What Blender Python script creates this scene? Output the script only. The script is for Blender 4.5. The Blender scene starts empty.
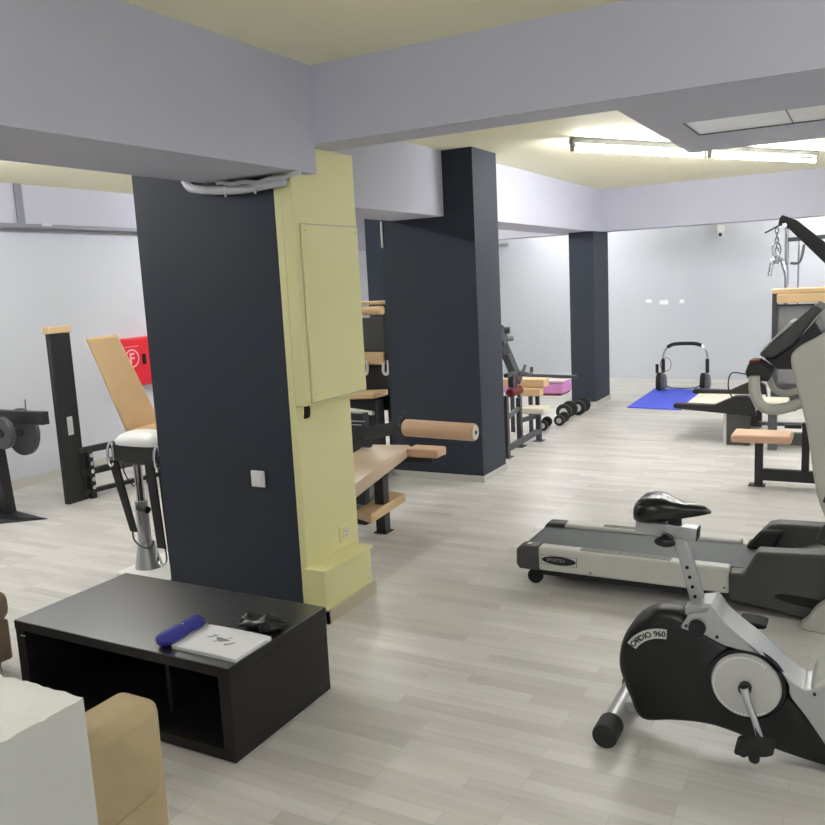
import bpy, bmesh, math, random
from mathutils import Vector, Matrix
random.seed(7)
scene = bpy.context.scene
COL = scene.collection
PI = math.pi
WL = {}                                    # world position of each thing's base

# ------------------------------------------------------------------ helpers
def S(r, g, b):
    def f(c):
        c /= 255.0
        return c / 12.92 if c <= 0.04045 else ((c + 0.055) / 1.055) ** 2.4
    return (f(r), f(g), f(b), 1.0)

def spline(pts, n=6, closed=True):
    out = []; N = len(pts)
    for i in range(N if closed else N - 1):
        if closed:
            p = [pts[(i + k - 1) % N] for k in range(4)]
        else:
            p = [pts[max(0, min(N - 1, i + k - 1))] for k in range(4)]
        for s in range(n):
            t = s / n
            out.append(tuple(0.5 * (2 * b + (c - a) * t + (2 * a - 5 * b + 4 * c - d) * t * t + (3 * b - a - 3 * c + d) * t ** 3)
                             for a, b, c, d in zip(*p)))
    if not closed:
        out.append(tuple(pts[-1]))
    return out

class MB:
    def __init__(self): self.bm = bmesh.new(); self.mi = 0
    def _f(self, vs):
        try:
            f = self.bm.faces.new(vs); f.material_index = self.mi; return f
        except ValueError: return None
    def hexa(self, p):                     # 8 corners: bottom ring then top ring
        v = [self.bm.verts.new(q) for q in p]
        for q in ((3, 2, 1, 0), (4, 5, 6, 7), (0, 1, 5, 4), (1, 2, 6, 5), (2, 3, 7, 6), (3, 0, 4, 7)):
            self._f([v[i] for i in q])
        return self
    def box(self, x0, x1, y0, y1, z0, z1):
        return self.hexa([(x0, y0, z0), (x1, y0, z0), (x1, y1, z0), (x0, y1, z0), (x0, y0, z1), (x1, y0, z1), (x1, y1, z1), (x0, y1, z1)])
    def obox(self, c, size, rot=None):
        m = (rot or Matrix.Identity(3)); c = Vector(c); h = [s / 2 for s in size]
        return self.hexa([c + m @ Vector((sx * h[0], sy * h[1], sz * h[2])) for sz in (-1, 1) for sx, sy in ((-1, -1), (1, -1), (1, 1), (-1, 1))])
    def bar(self, a, b, w, h, up=(0, 0, 1)):   # rectangular bar from a to b
        a = Vector(a); b = Vector(b); d = (b - a).normalized(); u = Vector(up)
        s = d.cross(u)
        if s.length < 1e-4: s = d.cross(Vector((0, 1, 0)))
        s.normalize(); u = s.cross(d).normalized()
        R = [s * (i * w / 2) + u * (j * h / 2) for i, j in ((-1, -1), (1, -1), (1, 1), (-1, 1))]
        return self.hexa([a + r for r in R] + [b + r for r in R])
    def ring(self, c, u, v, r, n):
        return [self.bm.verts.new(c + u * (r * math.cos(2 * PI * i / n)) + v * (r * math.sin(2 * PI * i / n))) for i in range(n)]
    def cyl(self, a, b, r, r2=None, n=24):
        a = Vector(a); b = Vector(b); d = (b - a).normalized()
        u = d.orthogonal().normalized(); v = d.cross(u)
        A = self.ring(a, u, v, r, n); B = self.ring(b, u, v, r if r2 is None else r2, n)
        for i in range(n):
            self._f([A[i], A[(i + 1) % n], B[(i + 1) % n], B[i]])
        self._f(A[::-1]); self._f(B); return self
    def tube(self, pts, r, n=10, closed=False):
        P = [Vector(p) for p in pts]; N = len(P); rings = []
        rr = r if isinstance(r, (list, tuple)) else [r] * N
        u = None
        for i in range(N):
            if closed: d = P[(i + 1) % N] - P[i - 1]
            else: d = P[min(i + 1, N - 1)] - P[max(i - 1, 0)]
            d.normalize()
            if u is None: u = d.orthogonal().normalized()
            else: u = (u - d * u.dot(d)).normalized()
            rings.append(self.ring(P[i], u, d.cross(u), rr[i], n))
        for i in range(N if closed else N - 1):
            A, B = rings[i], rings[(i + 1) % N]
            for k in range(n): self._f([A[k], A[(k + 1) % n], B[(k + 1) % n], B[k]])
        if not closed: self._f(rings[0][::-1]); self._f(rings[-1])
        return self
    def prism(self, pts, axis, a, b):
        def m(p, q):
            return {'x': (q, p[0], p[1]), 'y': (p[0], q, p[1]), 'z': (p[0], p[1], q)}[axis]
        A = [self.bm.verts.new(m(p, a)) for p in pts]; B = [self.bm.verts.new(m(p, b)) for p in pts]
        n = len(pts)
        for i in range(n): self._f([A[i], A[(i + 1) % n], B[(i + 1) % n], B[i]])
        self._f(A[::-1]); self._f(B); return self
    def loft(self, rings):
        R = [[self.bm.verts.new(p) for p in r] for r in rings]; n = len(R[0])
        for A, B in zip(R, R[1:]):
            for k in range(n): self._f([A[k], A[(k + 1) % n], B[(k + 1) % n], B[k]])
        self._f(R[0][::-1]); self._f(R[-1]); return self
    def sph(self, c, r, n=20, m=12):
        if not isinstance(r, (tuple, list)): r = (r, r, r)
        rings = []
        for j in range(1, m):
            t = PI * j / m
            rings.append([(c[0] + r[0] * math.sin(t) * math.cos(2 * PI * i / n), c[1] + r[1] * math.sin(t) * math.sin(2 * PI * i / n), c[2] - r[2] * math.cos(t)) for i in range(n)])
        return self.loft(rings)
    def build(self, name, mat, parent=None, bevel=0, seg=2, ang=35, loc=None):
        bm = self.bm
        bmesh.ops.recalc_face_normals(bm, faces=bm.faces[:])
        off = Vector(WL[parent.as_pointer()]) if parent else Vector(loc or (0, 0, 0))
        if off.length: bmesh.ops.translate(bm, verts=bm.verts[:], vec=-off)
        me = bpy.data.meshes.new(name); bm.to_mesh(me); bm.free()
        for m_ in (mat if isinstance(mat, (list, tuple)) else [mat]): me.materials.append(m_)
        for p in me.polygons: p.use_smooth = True
        me.set_sharp_from_angle(angle=math.radians(ang))
        o = bpy.data.objects.new(name, me); COL.objects.link(o)
        if parent: o.parent = parent; WL[o.as_pointer()] = off
        else:
            o.location = off; WL[o.as_pointer()] = off
        if bevel:
            b = o.modifiers.new('Bevel', 'BEVEL'); b.width = bevel; b.segments = seg; b.limit_method = 'ANGLE'; b.angle_limit = math.radians(40)
        return o

def tag(o, label, cat, group=None):
    o['label'] = label; o['category'] = cat
    if group: o['group'] = group
    return o
def thing(name, label, cat, loc, group=None):
    o = bpy.data.objects.new(name, None); COL.objects.link(o); o.location = loc
    o.empty_display_size = 0.1
    WL[o.as_pointer()] = Vector(loc)
    return tag(o, label, cat, group)
def struct(o): o['kind'] = 'structure'; return o
def BX(*a): return MB().box(*a)
def sbox(name, mat, *a, bevel=0): return struct(BX(*a).build(name, mat, bevel=bevel))

def text_polys(s, size, fat=0):
    """outline of a word as (verts, faces) in its own plane, baseline at 0"""
    cu = bpy.data.curves.new('lettering', 'FONT'); cu.body = s; cu.size = size; cu.fill_mode = 'FRONT'; cu.resolution_u = 3; cu.offset = fat
    ob = bpy.data.objects.new('lettering', cu); COL.objects.link(ob)
    dg = bpy.context.evaluated_depsgraph_get(); me = bpy.data.meshes.new_from_object(ob.evaluated_get(dg))
    vs = [v.co.copy() for v in me.vertices]; fs = [list(p.vertices) for p in me.polygons]
    bpy.data.objects.remove(ob); bpy.data.curves.remove(cu); bpy.data.meshes.remove(me)
    return vs, fs
def add_text(mb, s, size, fn, depth_fn=None):
    vs, fs = text_polys(s, size)
    V = [mb.bm.verts.new(fn(v.x, v.y)) for v in vs]
    for f in fs: mb._f([V[i] for i in f])
    return max(v.x for v in vs)

# ------------------------------------------------------------------ materials
def mat(name, col, rough=0.5, metal=0.0, spec=0.5, noise=0.0, nscale=8.0, bump=0.0, bscale=200.0, coat=0.0):
    m = bpy.data.materials.new(name); m.use_nodes = True
    nt = m.node_tree; b = nt.nodes['Principled BSDF']
    b.inputs['Base Color'].default_value = col; b.inputs['Roughness'].default_value = rough
    b.inputs['Metallic'].default_value = metal; b.inputs['Specular IOR Level'].default_value = spec
    b.inputs['Coat Weight'].default_value = coat
    tc = nt.nodes.new('ShaderNodeTexCoord')
    if noise > 0:
        n = nt.nodes.new('ShaderNodeTexNoise'); n.inputs['Scale'].default_value = nscale; n.inputs['Detail'].default_value = 4
        nt.links.new(tc.outputs['Object'], n.inputs['Vector'])
        mx = nt.nodes.new('ShaderNodeMix'); mx.data_type = 'RGBA'
        mx.inputs['A'].default_value = tuple(c * (1 - noise) for c in col[:3]) + (1,)
        mx.inputs['B'].default_value = tuple(min(1, c * (1 + noise)) for c in col[:3]) + (1,)
        nt.links.new(n.outputs['Fac'], mx.inputs['Factor']); nt.links.new(mx.outputs['Result'], b.inputs['Base Color'])
    if bump > 0:
        n2 = nt.nodes.new('ShaderNodeTexNoise'); n2.inputs['Scale'].default_value = bscale; n2.inputs['Detail'].default_value = 3
        nt.links.new(tc.outputs['Object'], n2.inputs['Vector'])
        bp = nt.nodes.new('ShaderNodeBump'); bp.inputs['Strength'].default_value = bump; bp.inputs['Distance'].default_value = 0.002
        nt.links.new(n2.outputs['Fac'], bp.inputs['Height']); nt.links.new(bp.outputs['Normal'], b.inputs['Normal'])
    return m
def emis(name, col, strength):
    m = bpy.data.materials.new(name); m.use_nodes = True; nt = m.node_tree
    b = nt.nodes['Principled BSDF']; b.inputs['Base Color'].default_value = (.9, .9, .9, 1)
    b.inputs['Emission Color'].default_value = col; b.inputs['Emission Strength'].default_value = strength
    return m

M = {}
M['wall'] = mat('wall paint', S(205, 209, 217), .72, noise=.03, nscale=1.5, bump=.15, bscale=90)
M['beam'] = mat('beam paint', S(191, 192, 206), .75, noise=.03, nscale=2, bump=.15, bscale=90)
M['ceil'] = mat('ceiling paint', S(242, 239, 208), .8, noise=.03, nscale=1.2, bump=.15, bscale=80)
M['yellow'] = mat('yellow paint', S(231, 227, 170), .55, noise=.04, nscale=3, bump=.2, bscale=60)
M['navy'] = mat('dark slate paint', S(45, 51, 62), .6, spec=.3, noise=.05, nscale=2, bump=.2, bscale=70)
M['skirt'] = mat('skirting board', S(190, 188, 184), .5, noise=.05, nscale=12)
M['tskirt'] = mat('brown grey skirting', S(196, 188, 166), .5, noise=.06, nscale=12)
M['plaster'] = mat('rough white plaster', S(232, 232, 228), .9, noise=.05, nscale=9, bump=.5, bscale=70)
M['blackwood'] = mat('black brown laminate', S(25, 23, 23), .5, noise=.15, nscale=14, spec=.35)
M['lowwall'] = mat('grey low wall side', S(186, 187, 184), .8, noise=.04, nscale=6, bump=.2, bscale=80)  # sides of the low wall, a greyer tone than its top
M['blacktop'] = mat('black brown satin top', S(25, 23, 23), .32, noise=.15, nscale=14, spec=1.0, coat=1.0)
M['blacktop'].node_tree.nodes['Principled BSDF'].inputs['Coat Roughness'].default_value = .3
M['black'] = mat('black powder coat', S(27, 27, 29), .45, noise=.1, nscale=20)
M['charcoal'] = mat('charcoal steel', S(62, 64, 68), .45, noise=.06, nscale=20)
M['rubber'] = mat('black rubber', S(22, 22, 23), .7, bump=.2, bscale=300)
M['gloss'] = mat('glossy black plastic', S(14, 14, 15), .28, spec=.45)
M['satin'] = mat('satin black plastic', S(20, 20, 21), .38, spec=.4)
M['tan'] = mat('tan vinyl', S(212, 180, 138), .45, noise=.05, nscale=9, bump=.1)
M['peach'] = mat('peach vinyl', S(208, 170, 140), .45, noise=.05, nscale=9, bump=.1)
M['beigevinyl'] = mat('beige vinyl', S(206, 183, 158), .42, noise=.04, nscale=9, bump=.1)
M['cream'] = mat('cream vinyl', S(228, 220, 204), .5, noise=.03, nscale=9)
M['silver'] = mat('silver paint', S(176, 178, 180), .35, metal=.55, noise=.03, nscale=20)
M['chrome'] = mat('chrome', S(205, 207, 210), .16, metal=1)
M['grey'] = mat('grey plastic', S(92, 95, 98), .5, noise=.04, nscale=10)
M['dgrey'] = mat('dark grey plastic', S(66, 66, 66), .5, noise=.04, nscale=10)
M['lgrey'] = mat('light grey plastic', S(182, 180, 172), .45, noise=.03, nscale=10)
M['belt'] = mat('treadmill belt', S(84, 90, 94), .6, noise=.06, nscale=40, bump=.3, bscale=400)
M['rail'] = mat('white aluminium', S(205, 205, 200), .4, noise=.02, nscale=20)
M['white'] = mat('white plastic', S(232, 232, 230), .35, noise=.02, nscale=10)
M['disc'] = mat('pale grey disc', S(190, 190, 188), .45, noise=.02, nscale=10)
M['iron'] = mat('grey cast iron', S(78, 78, 80), .5, metal=.3, noise=.08, nscale=12)
M['red'] = mat('red enamel', S(214, 22, 44), .35, noise=.03, nscale=6)
M['maroon'] = mat('dark red foam', S(104, 24, 26), .6)
M['pink'] = mat('pink vinyl', S(206, 138, 198), .5, noise=.05, nscale=6)
M['pinkpale'] = mat('pale pink cloth', S(222, 205, 216), .7)
M['blue'] = mat('blue foam mat', S(74, 90, 226), .7, noise=.04, nscale=12, bump=.3, bscale=250)
M['navyblue'] = mat('navy blue cloth', S(42, 42, 138), .6, noise=.1, nscale=40, bump=.3, bscale=300)
M['paper'] = mat('white paper', S(228, 228, 232), .7)
M['ink'] = mat('grey ink', S(140, 140, 148), .8)
M['blackink'] = mat('black ink', S(24, 24, 24), .7)
M['leather'] = mat('black leather', S(24, 24, 26), .35, bump=.4, bscale=90)
M['fabric'] = mat('beige upholstery', S(190, 171, 136), .85, noise=.06, nscale=30, bump=.4, bscale=350)
M['brownfabric'] = mat('taupe upholstery', S(142, 124, 106), .85, noise=.06, nscale=30, bump=.4, bscale=350)
M['pvc'] = mat('grey conduit', S(196, 198, 200), .45)
M['pipe'] = mat('grey cable duct', S(128, 130, 140), .5)
M['housing'] = mat('grey enamel housing', S(140, 140, 138), .5)
M['hole'] = mat('dark cavity', S(26, 24, 14), .9)
M['lens'] = mat('dark lens', S(12, 12, 14), .15)
M['label'] = mat('silver label', S(190, 192, 194), .4, noise=.12, nscale=90)
M['patch'] = mat('plain white', S(248, 249, 252), .7)  # plain white marks on the back wall
M['panelgrey'] = mat('frosted ceiling panel', S(246, 248, 250), .3, noise=.05, nscale=4)
M['whiteink'] = mat('white ink', S(240, 178, 184), .6)
M['paleink'] = mat('pale ink', S(170, 172, 170), .6)
M['tube'] = emis('lit fluorescent tube', (.975, .975, 1.0, 1), 94)
M['filltube'] = emis('added dim fill tube', (.975, .975, 1.0, 1), 64)  # dimmer fill tube for the added, unseen battens near the camera
M['clearcover'] = mat('grey stack cover', S(128, 128, 132), .4, noise=.05, nscale=5)

def floor_material():
    m = bpy.data.materials.new('washed oak strip laminate'); m.use_nodes = True; nt = m.node_tree; L = nt.links.new
    b = nt.nodes['Principled BSDF']; tc = nt.nodes.new('ShaderNodeTexCoord')
    br = nt.nodes.new('ShaderNodeTexBrick'); br.offset = .37; br.offset_frequency = 3
    for k, v in (('Scale', 1), ('Brick Width', .46), ('Row Height', .066), ('Mortar Size', .0007), ('Mortar Smooth', .3), ('Bias', -.1)): br.inputs[k].default_value = v
    br.inputs['Color1'].default_value = S(212, 209, 206); br.inputs['Color2'].default_value = S(192, 188, 184); br.inputs['Mortar'].default_value = S(172, 167, 163)
    L(tc.outputs['Object'], br.inputs['Vector'])
    mp = nt.nodes.new('ShaderNodeMapping'); mp.inputs['Scale'].default_value = (1.6, 34, 1); L(tc.outputs['Object'], mp.inputs['Vector'])
    n = nt.nodes.new('ShaderNodeTexNoise'); n.inputs['Scale'].default_value = 1.5; n.inputs['Detail'].default_value = 6; L(mp.outputs['Vector'], n.inputs['Vector'])
    mp2 = nt.nodes.new('ShaderNodeMapping'); mp2.inputs['Scale'].default_value = (1.1, 4.5, 1); L(tc.outputs['Object'], mp2.inputs['Vector'])
    n2 = nt.nodes.new('ShaderNodeTexNoise'); n2.inputs['Scale'].default_value = 1.3; n2.inputs['Detail'].default_value = 3; L(mp2.outputs['Vector'], n2.inputs['Vector'])
    r1 = nt.nodes.new('ShaderNodeMapRange'); r1.inputs['From Min'].default_value = .3; r1.inputs['From Max'].default_value = .7; r1.inputs['To Min'].default_value = .93; r1.inputs['To Max'].default_value = 1.05; L(n.outputs['Fac'], r1.inputs['Value'])
    r2 = nt.nodes.new('ShaderNodeMapRange'); r2.inputs['From Min'].default_value = .35; r2.inputs['From Max'].default_value = .65; r2.inputs['To Min'].default_value = .93; r2.inputs['To Max'].default_value = 1.05; L(n2.outputs['Fac'], r2.inputs['Value'])
    mu = nt.nodes.new('ShaderNodeMath'); mu.operation = 'MULTIPLY'; L(r1.outputs['Result'], mu.inputs[0]); L(r2.outputs['Result'], mu.inputs[1])
    vm = nt.nodes.new('ShaderNodeVectorMath'); vm.operation = 'SCALE'; L(br.outputs['Color'], vm.inputs[0]); L(mu.outputs['Value'], vm.inputs['Scale'])
    L(vm.outputs['Vector'], b.inputs['Base Color'])
    b.inputs['Roughness'].default_value = .36; b.inputs['Specular IOR Level'].default_value = .45
    bp = nt.nodes.new('ShaderNodeBump'); bp.inputs['Strength'].default_value = .08; bp.inputs['Distance'].default_value = .002
    L(n.outputs['Fac'], bp.inputs['Height']); L(bp.outputs['Normal'], b.inputs['Normal'])
    return m
M['floor'] = floor_material()

# ------------------------------------------------------------------ setting
CZ = 2.58
sbox('floor', M['floor'], -6.6, 2.7, -2.7, 12.8, -.1, 0)
sbox('ceiling', M['ceil'], -6.6, 2.7, -2.7, 12.8, CZ, CZ + .1)
sbox('wall_left', M['wall'], -6.6, -6.44, -2.7, 12.8, 0, CZ)
sbox('wall_back', M['wall'], -6.44, 2.55, 12.6, 12.8, 0, CZ)
sbox('wall_right', M['wall'], 2.55, 2.7, -2.7, 12.8, 0, CZ)
sbox('wall_front', M['wall'], -6.44, 2.55, -2.7, -2.55, 0, CZ)
sbox('baseboard_left', M['skirt'], -6.44, -6.425, -2.55, 12.6, 0, .075)
sbox('baseboard_back', M['wall'], -6.425, 2.55, 12.585, 12.6, 0, .06)
sbox('beam_left_wall', M['beam'], -6.44, -6.31, -2.55, 10.1, 2.25, CZ)
sbox('trim_1', M['pipe'], -6.31, -6.295, 4.73, 4.8, 2.25, CZ)
sbox('beam_entrance', M['beam'], -2.776, -2.229, -2.55, 3.25, 2.11, CZ)
sbox('beam_cross', M['beam'], -3.27, 2.55, 3.25, 3.47, 2.24, CZ)
sbox('beam_middle', M['beam'], -3.37, -2.9, 3.6, 5.915, 2.09, CZ)
sbox('beam_far', M['beam'], -3.33, -2.862, 6.38, 10.1, 2.085, CZ)
sbox('beam_back', M['beam'], -6.44, 2.55, 10.1, 10.4, 2.088, CZ)
# near pillar: slate core with a yellow-painted side, boxed duct and low ledge
sbox('pillar_near', M['navy'], -3.27, -2.393, 3.134, 3.6, 0, CZ)
sbox('pillar_cladding', M['yellow'], -2.393, -2.352, 3.134, 3.6, 0, 2.24, bevel=.003)
sbox('pillar_duct', M['yellow'], -2.352, -2.291, 3.134, 3.664, 1.05, 2.24, bevel=.004)
sbox('pillar_ledge', M['yellow'], -2.352, -2.238, 3.112, 3.53, 0, .245, bevel=.003)
sbox('pillar_ledge_top', M['yellow'], -2.352, -2.228, 3.105, 3.54, .245, .262, bevel=.003)
struct(MB().box(-2.238, -2.222, 3.098, 3.545, 0, .062).box(-2.393, -2.222, 3.098, 3.112, 0, .062).build('baseboard_pillar', M['tskirt']))
sbox('pillar_middle', M['navy'], -3.466, -2.645, 5.915, 6.38, 0, CZ)
struct(MB().box(-3.478, -2.633, 5.903, 5.915, 0, .05).box(-2.645, -2.633, 5.915, 6.392, 0, .05).build('baseboard_middle', M['skirt']))
sbox('pillar_far', M['navy'], -3.16, -2.862, 9.79, 10.1, 0, 2.088)
sbox('pillar_far_rear', M['navy'], -3.16, -2.862, 10.1, 10.42, 0, 2.088)
struct(MB().box(-3.172, -2.85, 9.778, 9.79, 0, .06).box(-2.862, -2.85, 9.79, 10.43, 0, .06).build('baseboard_far', M['skirt']))
sbox('pillar_corner', M['navy'], -6.0, -5.35, 9.8, 10.1, 0, CZ)
# lowered ceiling box with a recessed panel
PX0, PX1, PY0, PY1 = -.755, .75, 4.0, 4.41
struct(MB().box(-.909, PX0, 3.47, 5.03, 2.24, CZ).box(PX1, 2.55, 3.47, 5.03, 2.24, CZ)
       .box(PX0, PX1, 3.47, PY0, 2.24, CZ).box(PX0, PX1, PY1, 5.03, 2.24, CZ).build('ceiling_box', M['beam']))

o = thing('ceiling_panel', 'pale frosted panel set into the underside of the grey ceiling box', 'ceiling panel', (0, 4.2, 2.27))
BX(PX0, PX1, PY0, PY1, 2.243, 2.256).build('panel', M['panelgrey'], o)
fr = MB()
for a in ((PX0, PX1, PY1 - .008, PY1), (PX0, PX0 + .008, PY0, PY1), (PX1 - .008, PX1, PY0, PY1)): fr.box(*a, 2.238, 2.243)
fr.build('frame', M['grey'], o)  # grey strips paint in the shaded recess sides; the panel sits nearly flush
b_ = MB()
b_.box(-.335, -.33, PY0 + .012, PY1 - .012, 2.241, 2.243)
b_.build('panel_joint', M['grey'], o)

# low plastered wall at the lower left, chipped along its top edges
bm_ = MB(); nx, ny = 80, 80
X0, X1, Y0, Y1 = -2.45, -1.21, -.4, .925
grid = []
for i in range(nx + 1):
    row = []
    for j in range(ny + 1):
        x = X0 + (X1 - X0) * i / nx; y = Y0 + (Y1 - Y0) * j / ny
        e = min(X1 - x, Y1 - y)
        z = .878 + .021 * min(1, max(0, 1.6 - e / .05)) + random.uniform(-.002, .002)
        if e < .001:
            z = .897 + random.uniform(-.002, .002) - (.007 if random.random() < .08 else 0)
        row.append(bm_.bm.verts.new((x, y, z)))
    grid.append(row)
for i in range(nx):
    for j in range(ny): bm_._f([grid[i][j], grid[i + 1][j], grid[i + 1][j + 1], grid[i][j + 1]])
rim = [grid[i][0] for i in range(nx + 1)] + [grid[nx][j] for j in range(1, ny + 1)] + [grid[i][ny] for i in range(nx - 1, -1, -1)] + [grid[0][j] for j in range(ny - 1, 0, -1)]
low = [bm_.bm.verts.new((v.co.x, v.co.y, 0)) for v in rim]
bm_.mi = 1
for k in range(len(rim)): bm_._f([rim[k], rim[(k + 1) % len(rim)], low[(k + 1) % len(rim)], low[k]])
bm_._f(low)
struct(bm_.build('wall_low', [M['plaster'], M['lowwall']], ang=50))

# ------------------------------------------------------------------ things fixed to the building
cab = thing('electrical_panel', 'tall yellow painted flush panel door on the yellow pillar', 'panel door', (-2.285, 3.4, 1.06))
BX(-2.291, -2.281, 3.178, 3.655, 1.062, 1.886).build('door', M['yellow'], cab, bevel=.003)
f_ = MB()
f_.box(-2.2912, -2.2895, 3.172, 3.661, 1.056, 1.892)
f_.build('door_gap', M['tskirt'], cab)
for y, z in ((3.2, 1.86), (3.2, 1.1), (3.63, 1.86)): MB().cyl((-2.281, y, z), (-2.279, y, z), .005, n=10).build('screw', M['tskirt'], cab)

o = thing('open_junction_box', 'dark open hole with a crumbled rim under the yellow panel door', 'junction box', (-2.35, 3.21, 1.01))
h_ = MB(); h_.prism(spline([(3.183, .985), (3.205, .98), (3.232, .985), (3.238, 1.01), (3.235, 1.035), (3.21, 1.04), (3.188, 1.035), (3.184, 1.01)], 3), 'x', -2.352, -2.3485)
h_.build('cavity', M['hole'], o)
rim = spline([(-2.349, 3.178, .98), (-2.349, 3.205, .974), (-2.349, 3.238, .98), (-2.349, 3.244, 1.01), (-2.349, 3.24, 1.04), (-2.349, 3.21, 1.046), (-2.349, 3.183, 1.04), (-2.349, 3.178, 1.01)], 3)
MB().tube([(p[0] + random.uniform(-.002, .002), p[1], p[2]) for p in rim], .005, 6, True).build('rim', M['yellow'], o)

def wall_plate(name, label, cat, c, axis, socket=False):
    o = thing(name, label, cat, c)
    x, y, z = c
    if axis == 'y':
        BX(x - .041, x + .041, y - .011, y, z - .041, z + .041).build('plate', M['white'], o, bevel=.004)
        BX(x - .03, x + .03, y - .016, y - .011, z - .03, z + .03).build('rocker', M['white'], o, bevel=.003)
    else:
        BX(x, x + .011, y - .042, y + .042, z - .042, z + .042).build('plate', M['yellow'] if socket else M['white'], o, bevel=.004)
        MB().cyl((x + .011, y, z), (x + .016, y, z), .028, n=24).build('socket', M['cream'], o)
        for d in (-.0095, .0095): MB().cyl((x + .016, y, z + d), (x + .0165, y, z + d), .004, n=10).build('pin_hole', M['hole'], o)
wall_plate('light_switch', 'small white light switch plate on the dark slate pillar face', 'light switch', (-2.61, 3.134, .683), 'y')
wall_plate('power_socket', 'cream wall socket low on the yellow pillar above the ledge', 'socket', (-2.352, 3.462, .338), 'x', True)

o = thing('cable_conduit', 'sagging grey cable conduit under the grey beam, in front of the dark pillar', 'conduit', (-2.6, 3.11, 2.08))
pts = spline([(-2.905, 3.12, 2.135), (-2.87, 3.11, 2.1), (-2.80, 3.10, 2.082), (-2.707, 3.1, 2.07), (-2.557, 3.1, 2.06), (-2.43, 3.1, 2.064), (-2.30, 3.1, 2.072)], 6, False)
MB().tube(pts, .02, 12).build('conduit_pipe', M['pvc'], o)
MB().tube([(p[0] + .1, p[1] - .02, p[2] + .022 + .004 * math.sin(i)) for i, p in enumerate(pts[14:])], .01, 8).build('cable', M['pvc'], o)
for x, z in ((-2.63, 2.06), (-2.458, 2.06)): MB().cyl((x, 3.085, z - .028), (x, 3.085, z + .02), .006, n=8).build('clip', M['pvc'], o)

o = thing('wall_duct', 'grey cable duct running along the top of the left wall', 'cable duct', (-6.3, 4, 2.23))
BX(-6.44, -6.27, -2.5, 9.7, 2.218, 2.25).build('duct', M['pipe'], o, bevel=.004)
o2 = MB().obox((-6.265, 4.98, 2.245), (.02, .10, .02)); o2.build('duct_clip', M['pvc'], o)

o = BX(-3.462, -3.452, 5.895, 5.917, 1.885, 2.092).build('white_conduit', M['white'], None, bevel=.002, loc=(-3.457, 5.9, 1.885))
tag(o, 'thin white conduit at the top left edge of the dark middle pillar', 'conduit')
o = thing('wall_pipe', 'short pair of pale pipe ends under the far beam', 'pipe', (-5.1, 12.5, 2.11))
for z in (2.118, 2.088): MB().cyl((-5.3, 12.52, z), (-5.03, 12.52, z), .012, n=10).build('pipe', M['chrome'], o)
MB().box(-5.3, -5.26, 12.5, 12.6, 2.07, 2.14).build('bracket', M['pvc'], o)

# fluorescent battens
def batten(a, b, label, group=None, lamp='tube'):
    a = Vector(a); b = Vector(b); c = (a + b) / 2; d = (b - a).normalized()
    o = thing('fluorescent_light', label, 'ceiling light', (c.x, c.y, CZ), group)
    MB().bar((a.x, a.y, CZ - .022), (b.x, b.y, CZ - .022), .05, .044).build('housing', M['housing'], o, bevel=.003)
    z = CZ - .085
    MB().cyl((a.x + d.x * .03, a.y + d.y * .03, z), (b.x - d.x * .03, b.y - d.y * .03, z), .0135, n=12).build('tube', M[lamp], o)
    for p, s in ((a, 1), (b, -1)):
        MB().bar((p.x + d.x * .005 * s, p.y + d.y * .005 * s, CZ - .07), (p.x + d.x * .03 * s, p.y + d.y * .03 * s, CZ - .07), .03, .06).build('lamp_holder', M['housing'], o, bevel=.003)
    return o
batten((-1.93, 6.08, 0), (-1.20, 7.31, 0), 'left of the two lit fluorescent battens on the far ceiling')
batten((-1.18, 7.34, 0), (-.45, 8.57, 0), 'right of the two lit fluorescent battens, nearer the hanging chain')
for a, b in (((-4.7, 1.4, 0), (-4.7, 2.7, 0)), ((-4.72, 2.9, 0), (-4.72, 4.2, 0)), ((-4.75, 6.2, 0), (-4.75, 7.5, 0)), ((-4.6, 8.2, 0), (-4.6, 9.5, 0)), ((-.9, 11.5, 0), (.4, 11.5, 0)), ((-4.6, 11.5, 0), (-3.3, 11.5, 0)), ((2.0, 4.6, 0), (2.0, 5.9, 0)), ((.2, -1.6, 0), (1.5, -1.6, 0)), ((-1.2, -.7, 0), (.1, -.7, 0)), ((1.0, 1.9, 0), (2.3, 1.9, 0)), ((1.2, 7.0, 0), (1.9, 8.1, 0))):  # unseen lamps added for brightness; left room ones inferred from its bright ceiling
    batten(a, b, 'fluorescent batten added outside the view to brighten the rooms', 'added battens outside the view', 'filltube' if a[1] < 5 and a[0] > -3 else 'tube')

# fire hose cabinet
o = thing('fire_hose_cabinet', 'red fire hose cabinet with a white F in a circle, mounted on the left wall', 'fire cabinet', (-6.4, 5.85, .75))
BX(-6.443, -6.31, 5.67, 6.2, .72, 1.195).build('cabinet', M['red'], o, bevel=.006)
BX(-6.31, -6.3, 5.68, 6.19, .73, 1.185).build('door', M['red'], o, bevel=.004)
e = MB(); N = 40; ey, ez = 5.815, 1.0
for i in range(N):
    a0, a1 = 2 * PI * i / N, 2 * PI * (i + 1) / N
    e._f([e.bm.verts.new((-6.2985, ey + r * math.cos(t), ez + r * math.sin(t))) for r, t in ((.075, a0), (.09, a0), (.09, a1), (.075, a1))])
vs_, fs_ = text_polys('F', .15, .004); mid_ = (min(v.x for v in vs_) + max(v.x for v in vs_)) / 2
V_ = [e.bm.verts.new((-6.2985, ey + v.x - mid_, ez - .052 + v.y)) for v in vs_]
for f in fs_: e._f([V_[i] for i in f])
e.build('emblem', M['whiteink'], o)
BX(-6.3, -6.285, 5.945, 5.985, .93, 1.03).build('handle', M['hole'], o, bevel=.004)
l = MB()
for i in range(9): l.box(-6.2995, -6.298, 5.71 + i * .022, 5.724 + i * .022, 1.11, 1.118)
l.build('lettering', M['whiteink'], o)

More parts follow.
